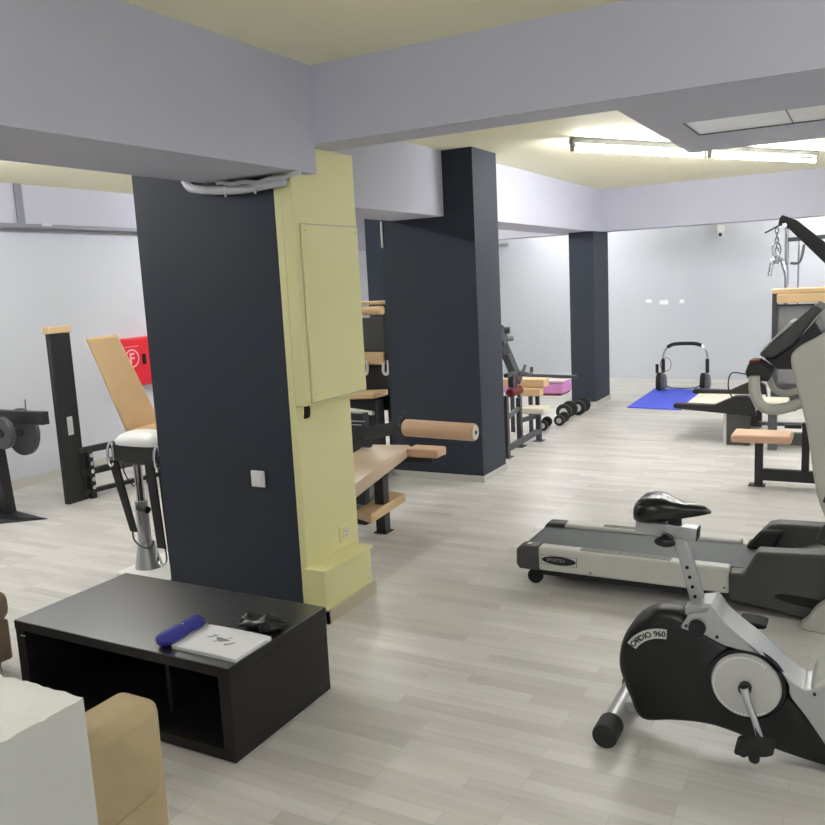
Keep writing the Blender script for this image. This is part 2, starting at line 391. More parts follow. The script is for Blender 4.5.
o = thing('security_camera', 'small white security camera high on the back wall', 'security camera', (-1.85, 12.55, 2.03))
BX(-1.895, -1.805, 12.5, 12.6, 2.09, 2.17).build('mount', M['white'], o, bevel=.01)
MB().sph((-1.845, 12.5, 2.05), (.045, .045, .05)).build('camera_body', M['white'], o)
MB().cyl((-1.842, 12.47, 2.045), (-1.84, 12.448, 2.04), .025, n=16).build('lens', M['lens'], o)
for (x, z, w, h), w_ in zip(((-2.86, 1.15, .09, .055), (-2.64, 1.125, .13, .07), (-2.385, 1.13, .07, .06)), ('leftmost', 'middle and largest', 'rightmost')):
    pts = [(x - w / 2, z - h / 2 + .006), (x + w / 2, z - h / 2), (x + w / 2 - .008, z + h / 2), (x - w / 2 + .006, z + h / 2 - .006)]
    p = MB().prism([(a - x, b - z) for a, b in pts], 'y', -.003, .001); q = p.build('white_patch', M['patch'], None)
    q.location = (x, 12.6, z); tag(q, w_ + ' of three plain white patches on the back wall', 'wall patch')

# ------------------------------------------------------------------ coffee table and what lies on it
TX0, TX1, TY0, TY1, TH = -2.955, -1.85, 1.983, 2.562, .35
o = thing('coffee_table', 'low black coffee table with an open front in front of the dark pillar', 'coffee table', ((TX0 + TX1) / 2, (TY0 + TY1) / 2, 0))
tt_ = BX(TX0, TX1, TY0, TY1, .312, TH - .003).build('table_top', M['blackwood'], o, bevel=.001)
BX(TX0 + .0015, TX1 - .0015, TY0 + .0015, TY1 - .0015, TH - .0032, TH).build('top_surface', M['blacktop'], tt_, bevel=.001)
BX(TX0, TX0 + .05, TY0 + .002, TY1, .045, .3115).build('side_panel', M['blackwood'], o, bevel=.002)
BX(TX1 - .05, TX1 - .001, TY0 + .002, TY1, .045, .3115).build('side_panel', M['blackwood'], o, bevel=.002)
BX(TX0, TX1 - .001, TY0 + .002, TY1, 0.004, .0445).build('base_panel', M['blackwood'], o, bevel=.002)
BX(TX0 + .05, TX1 - .05, TY1 - .02, TY1 - .002, .0445, .312).build('back_panel', M['blackwood'], o)
BX(-2.27, -2.25, TY0 + .12, TY1 - .02, .0445, .312).build('divider', M['blackwood'], o)
ft = MB()
for x in (TX0 + .05, TX1 - .05):
    for y in (TY0 + .05, TY1 - .05): ft.cyl((x, y, 0), (x, y, .006), .02, n=12)
ft.build('glide', M['rubber'], o)
BX(TX0 + .03, TX0 + .055, TY0 - .0005, TY0 + .004, .288, .292).build('maker_plate', M['label'], o)

pad = thing('spiral_notepad', 'white spiral notepad with a grey emblem lying on the black coffee table', 'notepad', (-2.0, 2.13, TH))
BX(-2.148, -1.856, 2.03, 2.226, TH + .0005, TH + .011).build('page_block', M['paper'], pad)
cv = MB(); nx = 10
for i in range(nx):
    x0, x1 = -2.148 + .292 * i / nx, -2.148 + .292 * (i + 1) / nx
    zz = lambda x: TH + .0125 + .0025 * math.sin((x + 2.148) / .292 * PI)
    cv.hexa([(x0, 2.028, zz(x0) - .001), (x1, 2.028, zz(x1) - .001), (x1, 2.228, zz(x1) - .001), (x0, 2.228, zz(x0) - .001),
             (x0, 2.028, zz(x0)), (x1, 2.028, zz(x1)), (x1, 2.228, zz(x1)), (x0, 2.228, zz(x0))])
cv.build('cover_sheet', M['paper'], pad)
em = MB(); zE = TH + .0156
def blob(cx, cy, rx, ry, rot=0):
    vs = []
    for k in range(14):
        a = 2 * PI * k / 14; r = 1 + .25 * math.sin(3 * a)
        x, y = rx * r * math.cos(a), ry * r * math.sin(a)
        vs.append(em.bm.verts.new((cx + x * math.cos(rot) - y * math.sin(rot), cy + x * math.sin(rot) + y * math.cos(rot), zE)))
    em._f(vs)
blob(-2.005, 2.133, .03, .014, -.1); blob(-2.06, 2.14, .016, .005, .8); blob(-2.052, 2.155, .009, .006); blob(-1.95, 2.118, .018, .005, .9); blob(-1.962, 2.106, .01, .006); blob(-2.02, 2.112, .008, .004); blob(-1.985, 2.157, .008, .004, .5)
em.build('emblem', M['ink'], pad)
wr = MB()
for i in range(17):
    y = 2.038 + i * .0112
    wr.tube([(-2.15 + .009 * math.cos(t), y + .0012 * t / 6, TH + .0095 + .009 * math.sin(t)) for t in [k * 2 * PI / 10 for k in range(10)]], .0013, 5, True)
wr.build('wire_binding', M['white'], pad)

bl = thing('blue_pouch', 'navy blue rolled pouch beside the spiral edge of the notepad', 'pouch', (-2.185, 2.11, TH))
def roll(y0, y1, name, x=-2.184, r=.032):
    rings = []
    for k in range(11):
        t = k / 10; y = y0 + (y1 - y0) * t; s = (1 - (2 * t - 1) ** 6) ** .5 if 0 < t < 1 else .3
        rings.append([(x + (1.15 * r * s) * math.cos(a) * (1 + .05 * math.sin(5 * a + 9 * t)), y, TH + .027 + (.84 * r * s) * math.sin(a) * (1 + .05 * math.sin(4 * a + 7 * t))) for a in [2 * PI * i / 18 for i in range(18)]])
    return MB().loft(rings).build(name, M['navyblue'], bl, ang=60)
roll(2.005, 2.14, 'roll'); roll(2.13, 2.225, 'roll', -2.186, .031)
BX(-2.20, -2.188, 2.129, 2.141, TH + .03, TH + .046).build('tag', M['white'], bl, bevel=.002)

gl = MB(); rings = []
for k in range(13):
    t = k / 12; s = max(.12, math.sin(PI * t) ** .5)
    cx = -2.03 + .19 * t; cy = 2.262 + .055 * t + .01 * math.sin(6 * t)
    rings.append([(cx - .02 * math.sin(a) * s * .3 + .008 * math.sin(7 * t + 3 * a), cy + .045 * s * math.cos(a) * (1 + .22 * math.sin(4 * a + 9 * t)),
                   max(TH + .001, TH + .024 + (.028 + .011 * math.sin(12 * t)) * s * math.sin(a) * (1 + .35 * math.sin(4 * a + 14 * t)))) for a in [2 * PI * i / 22 for i in range(22)]])
gl.loft(rings)
o = gl.build('leather_glove', M['leather'], None, ang=70, loc=(-1.93, 2.28, TH))
tag(o, 'crumpled black leather item behind the notepad on the coffee table', 'glove')

# ------------------------------------------------------------------ armchairs
def armchair(base, X, Y, sx, name, label, m, ah, sh, bh, flip=False):
    """X: x-range, Y: y-range, back at one end of y"""
    o = thing(name, label, 'armchair', base)
    x0, x1 = X; y0, y1 = Y; w = .15
    by0, by1 = (y1 - .16, y1) if flip else (y0, y0 + .16)
    for a, b in ((x0, x0 + w), (x1 - w, x1)):
        q = BX(a, b, y0 if not flip else y0, y1, .05, ah).build('armrest', m, o, bevel=.035, seg=4)
        MB().tube([(a + w + .002, y0 + .04, ah * .52), (a + w + .002, y1 - .04, ah * .56)], .003, 6).build('seam', m, q)
    BX(x0 + w, x1 - w, y0 + (.16 if not flip else 0), y1 - (.16 if flip else .01), .05, sh - .12).build('seat_base', m, o, bevel=.02)
    BX(x0 + w + .005, x1 - w - .005, y0 + (.17 if not flip else 0), y1 - (.17 if flip else .0), sh - .12, sh).build('seat_cushion', m, o, bevel=.035, seg=4)
    BX(x0 + w, x1 - w, by0, by1, .05, bh).build('backrest', m, o, bevel=.04, seg=4)
    for x in (x0 + .06, x1 - .06):
        for y in (y0 + .06, y1 - .06): MB().cyl((x, y, 0), (x, y, .052), .022, n=12).build('leg', M['rubber'], o)
    return o
armchair((-2.0, 1.2, 0), (-2.4, -1.605), (.96, 1.465), 1, 'armchair', 'beige fabric armchair partly hidden by the low white wall', M['fabric'], .555, .36, .6)

# taupe seat at the left edge
o = thing('armchair', 'taupe fabric armchair cut off by the left edge of the photo', 'armchair', (-3.62, 1.9, 0))
q = BX(-3.43, -3.265, 1.55, 2.17, .05, .235).build('armrest', M['brownfabric'], o, bevel=.012)
BX(-3.445, -3.235, 1.53, 2.175, .235, .372).build('arm_pad', M['brownfabric'], o, bevel=.05, seg=5)
BX(-4.2, -3.47, 1.6, 2.14, .05, .24).build('seat_base', M['brownfabric'], o, bevel=.02)
BX(-4.2, -3.48, 1.6, 2.15, .24, .33).build('seat_cushion', M['brownfabric'], o, bevel=.04, seg=4)
for x in (-3.31, -4.1):
    for y in (1.62, 2.1): MB().cyl((x, y, 0), (x, y, .055), .03, n=12).build('leg', M['rubber'], o)

# ------------------------------------------------------------------ exercise bike
bk = thing('exercise_bike', 'black and silver exercise bike standing on the floor nearest the camera', 'exercise bike', (-.4, 2.8, 0))
out = [(-.655, .053), (-.693, .119), (-.724, .203), (-.731, .25), (-.723, .313), (-.701, .371), (-.665, .42), (-.616, .456), (-.566, .466), (-.517, .458), (-.472, .43),
       (-.421, .402), (-.358, .376), (-.313, .374), (-.259, .362), (-.218, .33), (-.195, .288), (-.185, .25), (-.134, .19), (-.078, .128), (-.03, .06), (.03, .03), (.02, .012), (-.076, .022), (-.192, .037), (-.364, .072), (-.459, .078), (-.557, .068)]
P2 = spline(out, 5); cx, cz = -.42, .22
def shrink(p, d):
    v = Vector((p[0] - cx, p[1] - cz)); L = v.length
    return (p[0] - v.x / L * d, p[1] - v.y / L * d)
rings = []
for y, d in ((2.715, .028), (2.722, .010), (2.74, 0), (2.80, .0), (2.83, .012), (2.84, .03)):
    rings.append([(q[0], y, q[1]) for q in (shrink(p, d) for p in P2)])
MB().loft(rings).build('shroud', M['satin'], bk, ang=50)
# raised hub boss round the crank disc
HX, HZ = -.311, .258
MB().cyl((HX, 2.72, HZ), (HX, 2.708, HZ), .126, .12, n=48).build('hub_boss', M['gloss'], bk)
d_ = MB().cyl((HX, 2.708, HZ), (HX, 2.694, HZ), .107, .103, n=56)
d_.build('crank_disc', M['disc'], bk)
d2 = MB()
for i in range(60):
    a = 2 * PI * i / 60
    if .9 < (a % (2 * PI)) < 5.4:
        d2.obox((HX + .097 * math.cos(a), 2.6935, HZ + .097 * math.sin(a)), (.004, .001, .005), Matrix.Rotation(-a, 3, 'Y'))
d2.build('disc_ticks', M['white'], bk)
MB().cyl((HX, 2.694, HZ), (HX, 2.672, HZ), .02, n=24).build('crank_axle', M['black'], bk)
MB().tube([(HX, 2.66, HZ + .012), (HX + .012, 2.658, HZ - .03), (HX + .036, 2.65, HZ - .09), (HX + .055, 2.645, HZ - .148)], [.014, .012, .011, .013], 12).build('crank_arm', M['chrome'], bk)
MB().tube([(HX, 2.90, HZ), (HX - .01, 2.93, HZ + .03), (HX - .035, 2.94, HZ + .10)], [.013, .011, .012], 12).build('crank_arm', M['chrome'], bk)
def pedal(c, tilt=0, k=1):
    pr = spline([(-.055, -.012), (-.03, -.016), (.02, -.014), (.052, -.006), (.058, .006), (.03, .012), (-.02, .012), (-.05, .008)], 3)
    pr = [(a * k, b * k) for a, b in pr]
    m = Matrix.Rotation(tilt, 3, 'Y'); b = MB()
    A = [(c[0] + (m @ Vector((p[0], 0, p[1]))).x, c[2] + (m @ Vector((p[0], 0, p[1]))).z) for p in pr]
    b.prism(A, 'y', c[1] - .04, c[1] + .04)
    q = b.build('pedal', M['rubber'], bk, bevel=.003)
    w = MB()
    w.cyl((c[0] + .002, c[1] - .03, c[2] - .026), (c[0] + .002, c[1] - .022, c[2] - .026), .017, n=16).cyl((c[0] - .03, c[1] - .03, c[2] - .018), (c[0] - .03, c[1] - .022, c[2] - .018), .012, n=12)
    w.build('pedal_weight', M['black'], q)
pedal((HX + .04, 2.60, .112), -.12); pedal((HX - .012, 3.0, HZ + .10), .05, .8)
# silver frame
fr_out = [(-.515, .424), (-.497, .455), (-.489, .474), (-.435, .490), (-.422, .512), (-.405, .50), (-.383, .468), (-.327, .422), (-.277, .386), (-.215, .328), (-.155, .285), (-.125, .28), (-.06, .31), (.0, .28), (.02, .08), (-.04, .06), (-.08, .11), (-.135, .19), (-.178, .245), (-.186, .287), (-.222, .336), (-.27, .37), (-.345, .378), (-.385, .385), (-.45, .412), (-.49, .415)]
fp = spline(fr_out, 4)
MB().prism(fp, 'y', 2.703, 2.845).build('frame', M['silver'], bk, bevel=.008, seg=3)
MB().loft([[(a, b, c) for a, b, c in ((-.507, 2.72, .478 + k), (-.418, 2.72, .500 + k), (-.412, 2.84, .503 + k), (-.50, 2.84, .48 + k))] for k in (-.02, .012)]).build('post_collar', M['silver'], bk, bevel=.008)
# front mast housing
hp = spline([(-.12, .25), (-.115, .3), (-.085, .325), (-.02, .38), (.06, .46), (.14, .46), (.18, .3), (.16, .1), (.1, .03), (0, .06), (-.08, .16)], 4)
MB().prism(hp, 'y', 2.705, 2.895).build('front_housing', M['disc'], bk, bevel=.015, seg=3)
MB().tube([(.08, 2.8, .4), (.16, 2.8, .75), (.17, 2.8, 1.02)], .028, 14).build('mast', M['silver'], bk)
MB().obox((.19, 2.8, 1.08), (.06, .22, .16), Matrix.Rotation(.5, 3, 'Y')).build('console', M['dgrey'], bk, bevel=.01)
hb = MB()
for s in (-1, 1):
    hb.tube(spline([(.16, 2.8, .98), (.12, 2.8 + .12 * s, .98), (.05, 2.8 + .22 * s, .95), (-.03, 2.8 + .225 * s, .9), (-.075, 2.8 + .22 * s, .84)], 4, False), .013, 10)
hb.build('handlebar', M['chrome'], bk)
for s in (-1, 1):
    MB().tube([(-.05, 2.8 + .223 * s, .875), (-.085, 2.8 + .22 * s, .828), (-.098, 2.8 + .218 * s, .80)], [.02, .022, .018], 12).build('grip', M['rubber'], bk)
# seat post, slider, saddle
pa, pb = Vector((-.472, 2.8, .47)), Vector((-.536, 2.8, .712))
pd = (pb - pa).normalized()
ps = MB().bar(pa, pb, .044, .044, (0, 1, 0)).build('seat_post', M['silver'], bk, bevel=.006)
for k in range(4):
    q = pa + pd * (.04 + .034 * k); MB().cyl((q.x, 2.779, q.z), (q.x, 2.7745, q.z), .006, n=12).build('adjustment_hole', M['hole'], ps)
MB().bar((-.68, 2.8, .738), (-.478, 2.8, .722), .05, .042, (0, 0, 1)).build('saddle_rail', M['silver'], bk, bevel=.003)
MB().bar((-.478, 2.8, .724), (-.474, 2.8, .7236), .052, .042).build('rail_cap', M['rubber'], bk)
kb = MB().cyl((-.574, 2.80, .70), (-.574, 2.75, .70), .022, n=20); kb.sph((-.574, 2.742, .70), (.036, .016, .018)); kb.build('slider_knob', M['gloss'], bk)
MB().cyl((-.462, 2.72, .432), (-.462, 2.685, .432), .029, .026, n=28).build('post_knob', M['rubber'], bk)
for x, z in ((-.40, .41), (-.497, .433), (-.11, .27)): MB().cyl((x, 2.712, z), (x, 2.697, z), .005, n=10).build('frame_bolt', M['black'], bk)
MB().cyl((-.552, 2.8, .735), (-.552, 2.8, .79), .022, n=14).build('saddle_clamp', M['rubber'], bk)
rings = []
prof = [(-.684, .01, .79, .77), (-.677, .066, .82, .757), (-.657, .084, .842, .75), (-.625, .09, .85, .752), (-.59, .082, .848, .758), (-.556, .058, .834, .766), (-.52, .036, .826, .773), (-.485, .029, .824, .782), (-.455, .023, .815, .79), (-.436, .008, .803, .796)]
for x, w, zt, zb in prof:
    r = []
    for i in range(20):
        a = 2 * PI * i / 20; zc = (zt + zb) / 2; h = (zt - zb) / 2
        ca, sa = math.cos(a), math.sin(a)
        zz = zc + h * (abs(sa) ** .7) * (1 if sa > 0 else -1)
        if sa > 0 and abs(ca) < .5 and -.66 < x < -.5: zz -= .006 * (1 - abs(ca) * 2)
        r.append((x, 2.8 + w * (abs(ca) ** .8) * (1 if ca > 0 else -1), zz))
    rings.append(r)
MB().loft(rings).build('saddle', M['gloss'], bk, ang=80)
# stabilisers
MB().cyl((-.742, 2.66, .046), (-.742, 2.98, .046), .033, n=24).build('rear_stabiliser', M['silver'], bk)
for y0, y1 in ((2.575, 2.67), (2.97, 3.06)):
    MB().cyl((-.742, y0, .046), (-.742, y1, .046), .043, n=24).build('stabiliser_cap', M['rubber'], bk, bevel=.004)
MB().bar((-.72, 2.8, .06), (-.62, 2.8, .075), .05, .04).build('rear_bracket', M['silver'], bk, bevel=.005)
MB().cyl((.12, 2.52, .045), (.12, 3.08, .045), .04, n=20).build('front_stabiliser', M['silver'], bk)
# arched badge
bd = MB(); acx, acz, r0, r1 = -.572, .258, .111, .145
ang0, ang1 = math.radians(148), math.radians(86); n = 24
for i in range(n):
    t0, t1 = ang0 + (ang1 - ang0) * i / n, ang0 + (ang1 - ang0) * (i + 1) / n
    bd.hexa([(acx + r * math.cos(t), y, acz + r * math.sin(t)) for y in (2.7155, 2.7125) for r, t in ((r0, t0), (r0, t1), (r1, t1), (r1, t0))])
bd = bd.build('badge', M['disc'], bk)
tx = MB(); word = 'CARDIO 960'
for i, ch in enumerate(word):
    if ch == ' ': continue
    t = ang0 + (ang1 - ang0) * (i + .75) / (len(word) + .5)
    rr = r0 + .008; ux, uz = math.sin(t), -math.cos(t)
    vs, fs = text_polys(ch, .027, .0009); mid = (min(v.x for v in vs) + max(v.x for v in vs)) / 2
    V = [tx.bm.verts.new((acx + (rr + v.y) * math.cos(t) + (v.x - mid) * ux, 2.7118, acz + (rr + v.y) * math.sin(t) + (v.x - mid) * uz)) for v in vs]
    for f in fs: tx._f([V[i] for i in f])
tx.build('badge_lettering', M['blackink'], bd)

# ------------------------------------------------------------------ near treadmill
tm = thing('treadmill', 'grey and white treadmill lying behind the exercise bike', 'treadmill', (-.7, 4.19, 0))
YN, YF = 3.93, 4.44
BX(-1.58, .35, YN + .07, YF - .07, .12, .185).build('deck', M['dgrey'], tm)
b = MB(); b.prism(spline([(-1.575, .155), (-1.572, .182), (-1.55, .192)], 4, False) + [(.3, .205), (.3, .19), (-1.56, .15)], 'y', YN + .075, YF - .075)
b.build('belt', M['belt'], tm)
for s, y0, y1, nm in ((0, YN, YN + .075, 'near'), (1, YF - .075, YF, 'far')):
    pr = [(-1.467, .084), (-1.465, .184)] + [(-1.45, .213), (-.527, .222), (-.527, .098)]
    q = BX(-1.467, -.53, y0, y1, .088, .214).build('side_rail', M['rail'], tm, bevel=.012, seg=3)
    g = MB()
    for k in range(3): g.box(-1.25, -.80, y0 + .016 + k * .017, y0 + .023 + k * .017, .213, .2155)
    g.build('rail_groove', M['dgrey'], q)
    cp = MB().prism([(-1.587, .11), (-1.585, .19), (-1.565, .212), (-1.466, .215), (-1.466, .086), (-1.57, .086)], 'y', y0 - .006, y1 + .004).build('end_cap', M['dgrey'], tm, bevel=.008)
    MB().cyl((-1.50, y0 + .035, .04), (-1.50, y1 - .015, .04), .04, n=20).build('roller_wheel', M['rubber'], tm)
    if s == 0: MB().sph((-1.525, y0 + .04, .2155), (.012, .018, .002)).build('cap_mark', M['rail'], cp)
BX(-1.46, .35, YN + .03, YF - .03, .055, .095).build('underframe', M['black'], tm)
# oval badge on the near rail
ob = MB(); N = 40
ob.prism([(-1.355 + .09 * math.cos(2 * PI * i / N), .151 + .022 * math.sin(2 * PI * i / N)) for i in range(N)], 'y', YN - .0025, YN + .001)
ob = ob.build('oval_badge', M['blackink'], tm)
tt = MB(); add_text(tt, 'SPORTEX', .024, lambda u, v: (-1.42 + u * .98, YN - .003, .145 + v)); tt.build('badge_lettering', M['paleink'], ob)
fm = MB()
for a in ((-1.45, -1.448, .126, .176), (-1.262, -1.259, .126, .176), (-1.45, -1.26, .126, .1275), (-1.45, -1.26, .1745, .176)): fm.box(a[0], a[1], YN - .001, YN + .001, a[2], a[3])
fm.build('badge_frame', M['dgrey'], ob)
for x, z in ((-1.19, .108), (-.552, .118)): MB().cyl((x, YN + .001, z), (x, YN - .002, z), .005, n=10).build('rail_screw', M['black'], tm)
# motor hood: near cheek, far cheek and sloped middle
near = [(-.53, .06), (-.53, .196), (-.466, .198), (-.425, .285), (-.41, .31), (-.1, .326), (.35, .335), (.35, .02), (-.2, .02), (-.46, .055)]
MB().prism(near, 'y', YN - .01, YN + .09).build('hood_cheek', M['dgrey'], tm, bevel=.012, seg=3)
far = [(-.505, .1), (-.505, .205), (-.47, .215), (-.44, .27), (-.40, .315), (-.36, .327), (.35, .345), (.35, .02), (-.46, .05)]
MB().prism(far, 'y', YF - .10, YF + .005).build('hood_cheek', M['dgrey'], tm, bevel=.014, seg=3)
MB().prism([(-.30, .19), (-.27, .225), (-.16, .262), (.35, .30), (.35, .1), (-.3, .1)], 'y', YN + .09, YF - .10).build('hood_cover', M['grey'], tm, bevel=.01)
MB().hexa([(-.515, YF - .155, .2), (-.375, YF - .155, .2), (-.375, YF - .099, .2), (-.5, YF - .099, .2), (-.435, YF - .15, .30), (-.325, YF - .15, .305), (-.325, YF - .099, .305), (-.43, YF - .099, .30)]).build('foot_guard', M['rubber'], tm, bevel=.02, seg=3)
v_ = MB(); v_.prism(spline([(-.335, .108), (-.30, .125), (-.2, .122), (-.08, .105), (-.06, .08), (-.12, .07), (-.2, .078), (-.29, .092)], 4), 'y', YN - .014, YN - .005)
v_.build('vent_recess', M['hole'], tm)
# raked uprights, console, handrail
for y in (YN - .07, YF + .05):
    foot = spline([(-.198, .003), (-.185, .06), (-.15, .115), (-.09, .155), (0, .165), (.1, .14), (.14, .003)], 4)
    MB().prism(foot, 'y', y - .03, y + .045).build('upright_foot', M['lgrey'], tm, bevel=.01)
    up = [(-.03, .05), (-.115, .45), (-.17, .622), (-.214, .90), (-.262, 1.10), (-.281, 1.19), (-.268, 1.235), (-.2, 1.28), (-.06, 1.33), (-.04, 1.0), (.03, .62), (.1, .3), (.12, .05)]
    MB().prism(spline(up, 3), 'y', y - .02, y + .035).build('upright', M['lgrey'], tm, bevel=.012, seg=3)
cons = MB().prism([(-.418, 1.208), (-.354, 1.276), (-.203, 1.419), (-.168, 1.397), (-.209, 1.352), (-.281, 1.249), (-.362, 1.189), (-.401, 1.195)], 'y', 3.95, 4.42).build('console', M['dgrey'], tm, bevel=.008)
MB().hexa([(-.44, 4.2, 1.20), (-.44, 4.44, 1.20), (-.40, 4.44, 1.205), (-.40, 4.2, 1.205), (-.315, 4.2, 1.335), (-.315, 4.44, 1.335), (-.28, 4.44, 1.33), (-.28, 4.2, 1.33)]).build('display_panel', M['white'], cons)
MB().prism([(-.472, 1.133), (-.458, 1.172), (-.411, 1.172), (-.362, 1.134), (-.377, 1.089), (-.443, 1.097), (-.464, 1.106)], 'y', 3.93, 4.10).build('console_end', M['black'], cons, bevel=.006)
MB().prism([(-.46, 1.172), (-.455, 1.184), (-.415, 1.184), (-.41, 1.172)], 'y', 3.94, 4.05).build('safety_key', M['maroon'], cons, bevel=.003)
MB().prism([(-.40, 1.19), (-.36, 1.187), (-.28, 1.247), (-.20, 1.35), (-.17, 1.30), (-.2, 1.16), (-.25, 1.14), (-.34, 1.14)], 'y', 3.97, 4.40).build('console_bracket', M['black'], cons, bevel=.006)
MB().tube(spline([(-.47, 3.95, 1.12), (-.53, 3.95, 1.125), (-.545, 3.95, 1.07), (-.53, 3.95, 1.02), (-.49, 3.95, .99)], 5, False), .003, 6).build('lanyard', M['black'], cons)
for y in (YN - .04, YF + .04):
    d = 0 if y < 4.2 else -.01
    MB().tube(spline([(-.430, y, 1.12 + d), (-.425, y, 1.05 + d), (-.404, y, .997 + d), (-.363, y, .974 + d), (-.303, y, .982 + d), (-.233, y, 1.01 + d), (-.19, y, 1.03 + d)], 5, False), .024 if y < 4.2 else .016, 14).build('handrail', M['lgrey'], tm)

# ------------------------------------------------------------------ leg curl machine by the yellow pillar
lc = thing('leg_curl_bench', 'leg curl bench with beige pads and a long tan roller beside the yellow pillar', 'exercise bench', (-2.9, 4.6, 0))
MB().hexa([(-3.05, 3.98, .315), (-2.66, 3.97, .315), (-2.73, 4.93, .425), (-3.07, 4.85, .425), (-3.04, 3.99, .395), (-2.665, 3.98, .395), (-2.735, 4.92, .50), (-3.06, 4.85, .50)]).build('long_pad', M['beigevinyl'], lc, bevel=.022, seg=4)
BX(-2.74, -2.50, 4.84, 4.99, .425, .485).build('knee_pad', M['peach'], lc, bevel=.012)
BX(-2.68, -2.55, 4.86, 4.97, .39, .425).build('knee_pad_base', M['rubber'], lc)
MB().hexa([(-2.83, 4.32, .125), (-2.675, 4.25, .125), (-2.69, 4.73, .145), (-2.83, 4.75, .145), (-2.83, 4.32, .185), (-2.675, 4.25, .185), (-2.69, 4.73, .205), (-2.83, 4.75, .205)]).build('foot_pad', M['tan'], lc, bevel=.012, seg=3)
for x, y, z in ((-2.735, 4.49, .385), (-2.97, 4.63, .39)):
    BX(x - .035, x + .035, y - .035, y + .035, 0.006, z).build('post', M['black'], lc, bevel=.004)
    BX(x - .045, x + .045, y - .05, y + .05, 0, .008).build('foot_plate', M['black'], lc)
f = MB(); f.bar((-2.98, 4.60, .12), (-2.78, 4.51, .12), .05, .06); f.bar((-2.92, 4.05, .33), (-2.93, 4.90, .425), .06, .05); f.bar((-2.93, 4.86, .40), (-2.66, 4.90, .40), .04, .04)
f.bar((-3.0, 4.63, .06), (-3.7, 6.3, .06), .06, .06); f.bar((-3.0, 4.65, .3), (-3.15, 5.0, .62), .05, .05)
f.build('frame', M['black'], lc, bevel=.003)
MB().cyl((-2.583, 4.575, .683), (-2.085, 4.56, .675), .055, n=28).build('roller_pad', M['peach'], lc, bevel=.012, seg=3)
e = MB().cyl((-2.085, 4.56, .675), (-2.081, 4.56, .675), .046, n=24); e = e.build('roller_end', M['cream'], lc)
MB().cyl((-2.081, 4.56, .675), (-2.078, 4.56, .675), .014, n=14).build('axle_nut', M['black'], e)
lv = MB(); lv.bar((-2.59, 4.58, .69), (-2.97, 4.72, .60), .05, .085); lv.cyl((-2.62, 4.58, .69), (-2.57, 4.575, .685), .03, n=14); lv.bar((-2.60, 4.60, .70), (-2.60, 4.60, .79), .015, .02); lv.bar((-2.66, 4.64, .73), (-2.57, 4.6, .74), .012, .02)
lv.build('lever_arm', M['black'], lc, bevel=.003)
w = MB(); w.box(-3.36, -2.98, 4.7, 4.78, .58, .74); w.box(-3.30, -2.95, 4.72, 4.76, .50, .58); w.build('weight_housing', M['black'], lc, bevel=.004)
w = MB(); w.box(-3.3, -2.96, 4.694, 4.70, .685, .69); w.box(-3.3, -2.99, 4.694, 4.7, .66, .664); w.build('housing_edge', M['label'], lc)

# chest machine tower behind
ct = thing('chest_machine', 'weight machine with tan top board and hooked handles seen left of the middle pillar', 'weight machine', (-4.0, 6.5, 0))
BX(-4.5, -3.76, 6.42, 6.58, 1.418, 1.448).build('top_board', M['tan'], ct, bevel=.004)
MB().cyl((-4.42, 6.44, 1.366), (-3.80, 6.44, 1.366), .04, n=20).build('roller_pad', M['tan'], ct, bevel=.008)
for x in (-4.46, -3.80): BX(x - .022, x + .022, 6.47, 6.53, 0, 1.418).build('post', M['black'], ct)
BX(-4.44, -3.82, 6.5, 6.53, .98, 1.30).build('back_panel', M['dgrey'], ct)
BX(-4.38, -3.83, 6.44, 6.5, .875, .99).build('chest_pad', M['tan'], ct, bevel=.015)
for x in (-4.02, -3.80):
    MB().tube(spline([(x - .02, 6.43, .90), (x - .02, 6.42, .82), (x, 6.42, .795), (x + .025, 6.42, .80), (x + .035, 6.42, .85), (x + .035, 6.42, .92)], 5, False), .013, 10).build('hook_handle', M['white'], ct)
MB().hexa([(-4.4, 6.2, .57), (-3.80, 6.2, .60), (-3.80, 6.46, .60), (-4.4, 6.46, .57), (-4.4, 6.2, .625), (-3.80, 6.2, .655), (-3.80, 6.46, .655), (-4.4, 6.46, .625)]).build('seat', M['tan'], ct, bevel=.012)
BX(-4.25, -3.85, 6.3, 6.45, .0, .57).build('seat_column', M['black'], ct)
BX(-4.44, -3.82, 6.5, 6.53, .45, .875).build('lower_panel', M['black'], ct)
BX(-4.46, -3.78, 6.35, 6.6, 0, .06).build('base', M['black'], ct)
BX(-4.13, -3.9, 6.1, 6.2, .40, .48).build('counter_weight', M['label'], ct, bevel=.004)
MB().bar((-4.3, 6.15, .53), (-3.72, 6.05, .50), .03, .03).build('cross_bar', M['white'], ct)

# ------------------------------------------------------------------ left room: tower machine, plate machine, belt massager
lt = thing('leg_press_machine', 'weight machine with a tall black tower and leaning tan board by the left wall', 'weight machine', (-5.4, 4.7, 0))
BX(-5.54, -5.49, 4.275, 4.465, 0, 1.345).build('tower', M['black'], lt, bevel=.006)
BX(-5.55, -5.48, 4.265, 4.475, 1.345, 1.40).build('top_cap', M['tan'], lt, bevel=.005)
BX(-5.49, -5.487, 4.345, 4.395, .545, .69).build('label_plate', M['label'], lt)
for z in (.06, .22, .40): MB().bar((-5.5, 4.42, z), (-5.35, 5.35, z), .05, .05 if z > .1 else .035).build('rail', M['black'], lt, bevel=.004)
for x, y, z in ((-5.48, 4.5, .42), (-5.40, 5.05, .42), (-5.36, 5.3, .5)): MB().bar((x, y, 0), (x, y, z), .05, .05).build('post', M['black'], lt)
w = MB()
for k in range(5): w.cyl((-5.44, 4.48 + .0 * k, .1 + .065 * k), (-5.42, 4.48, .1 + .065 * k), .018, n=10)
w.build('adjuster_pins', M['chrome'], lt)
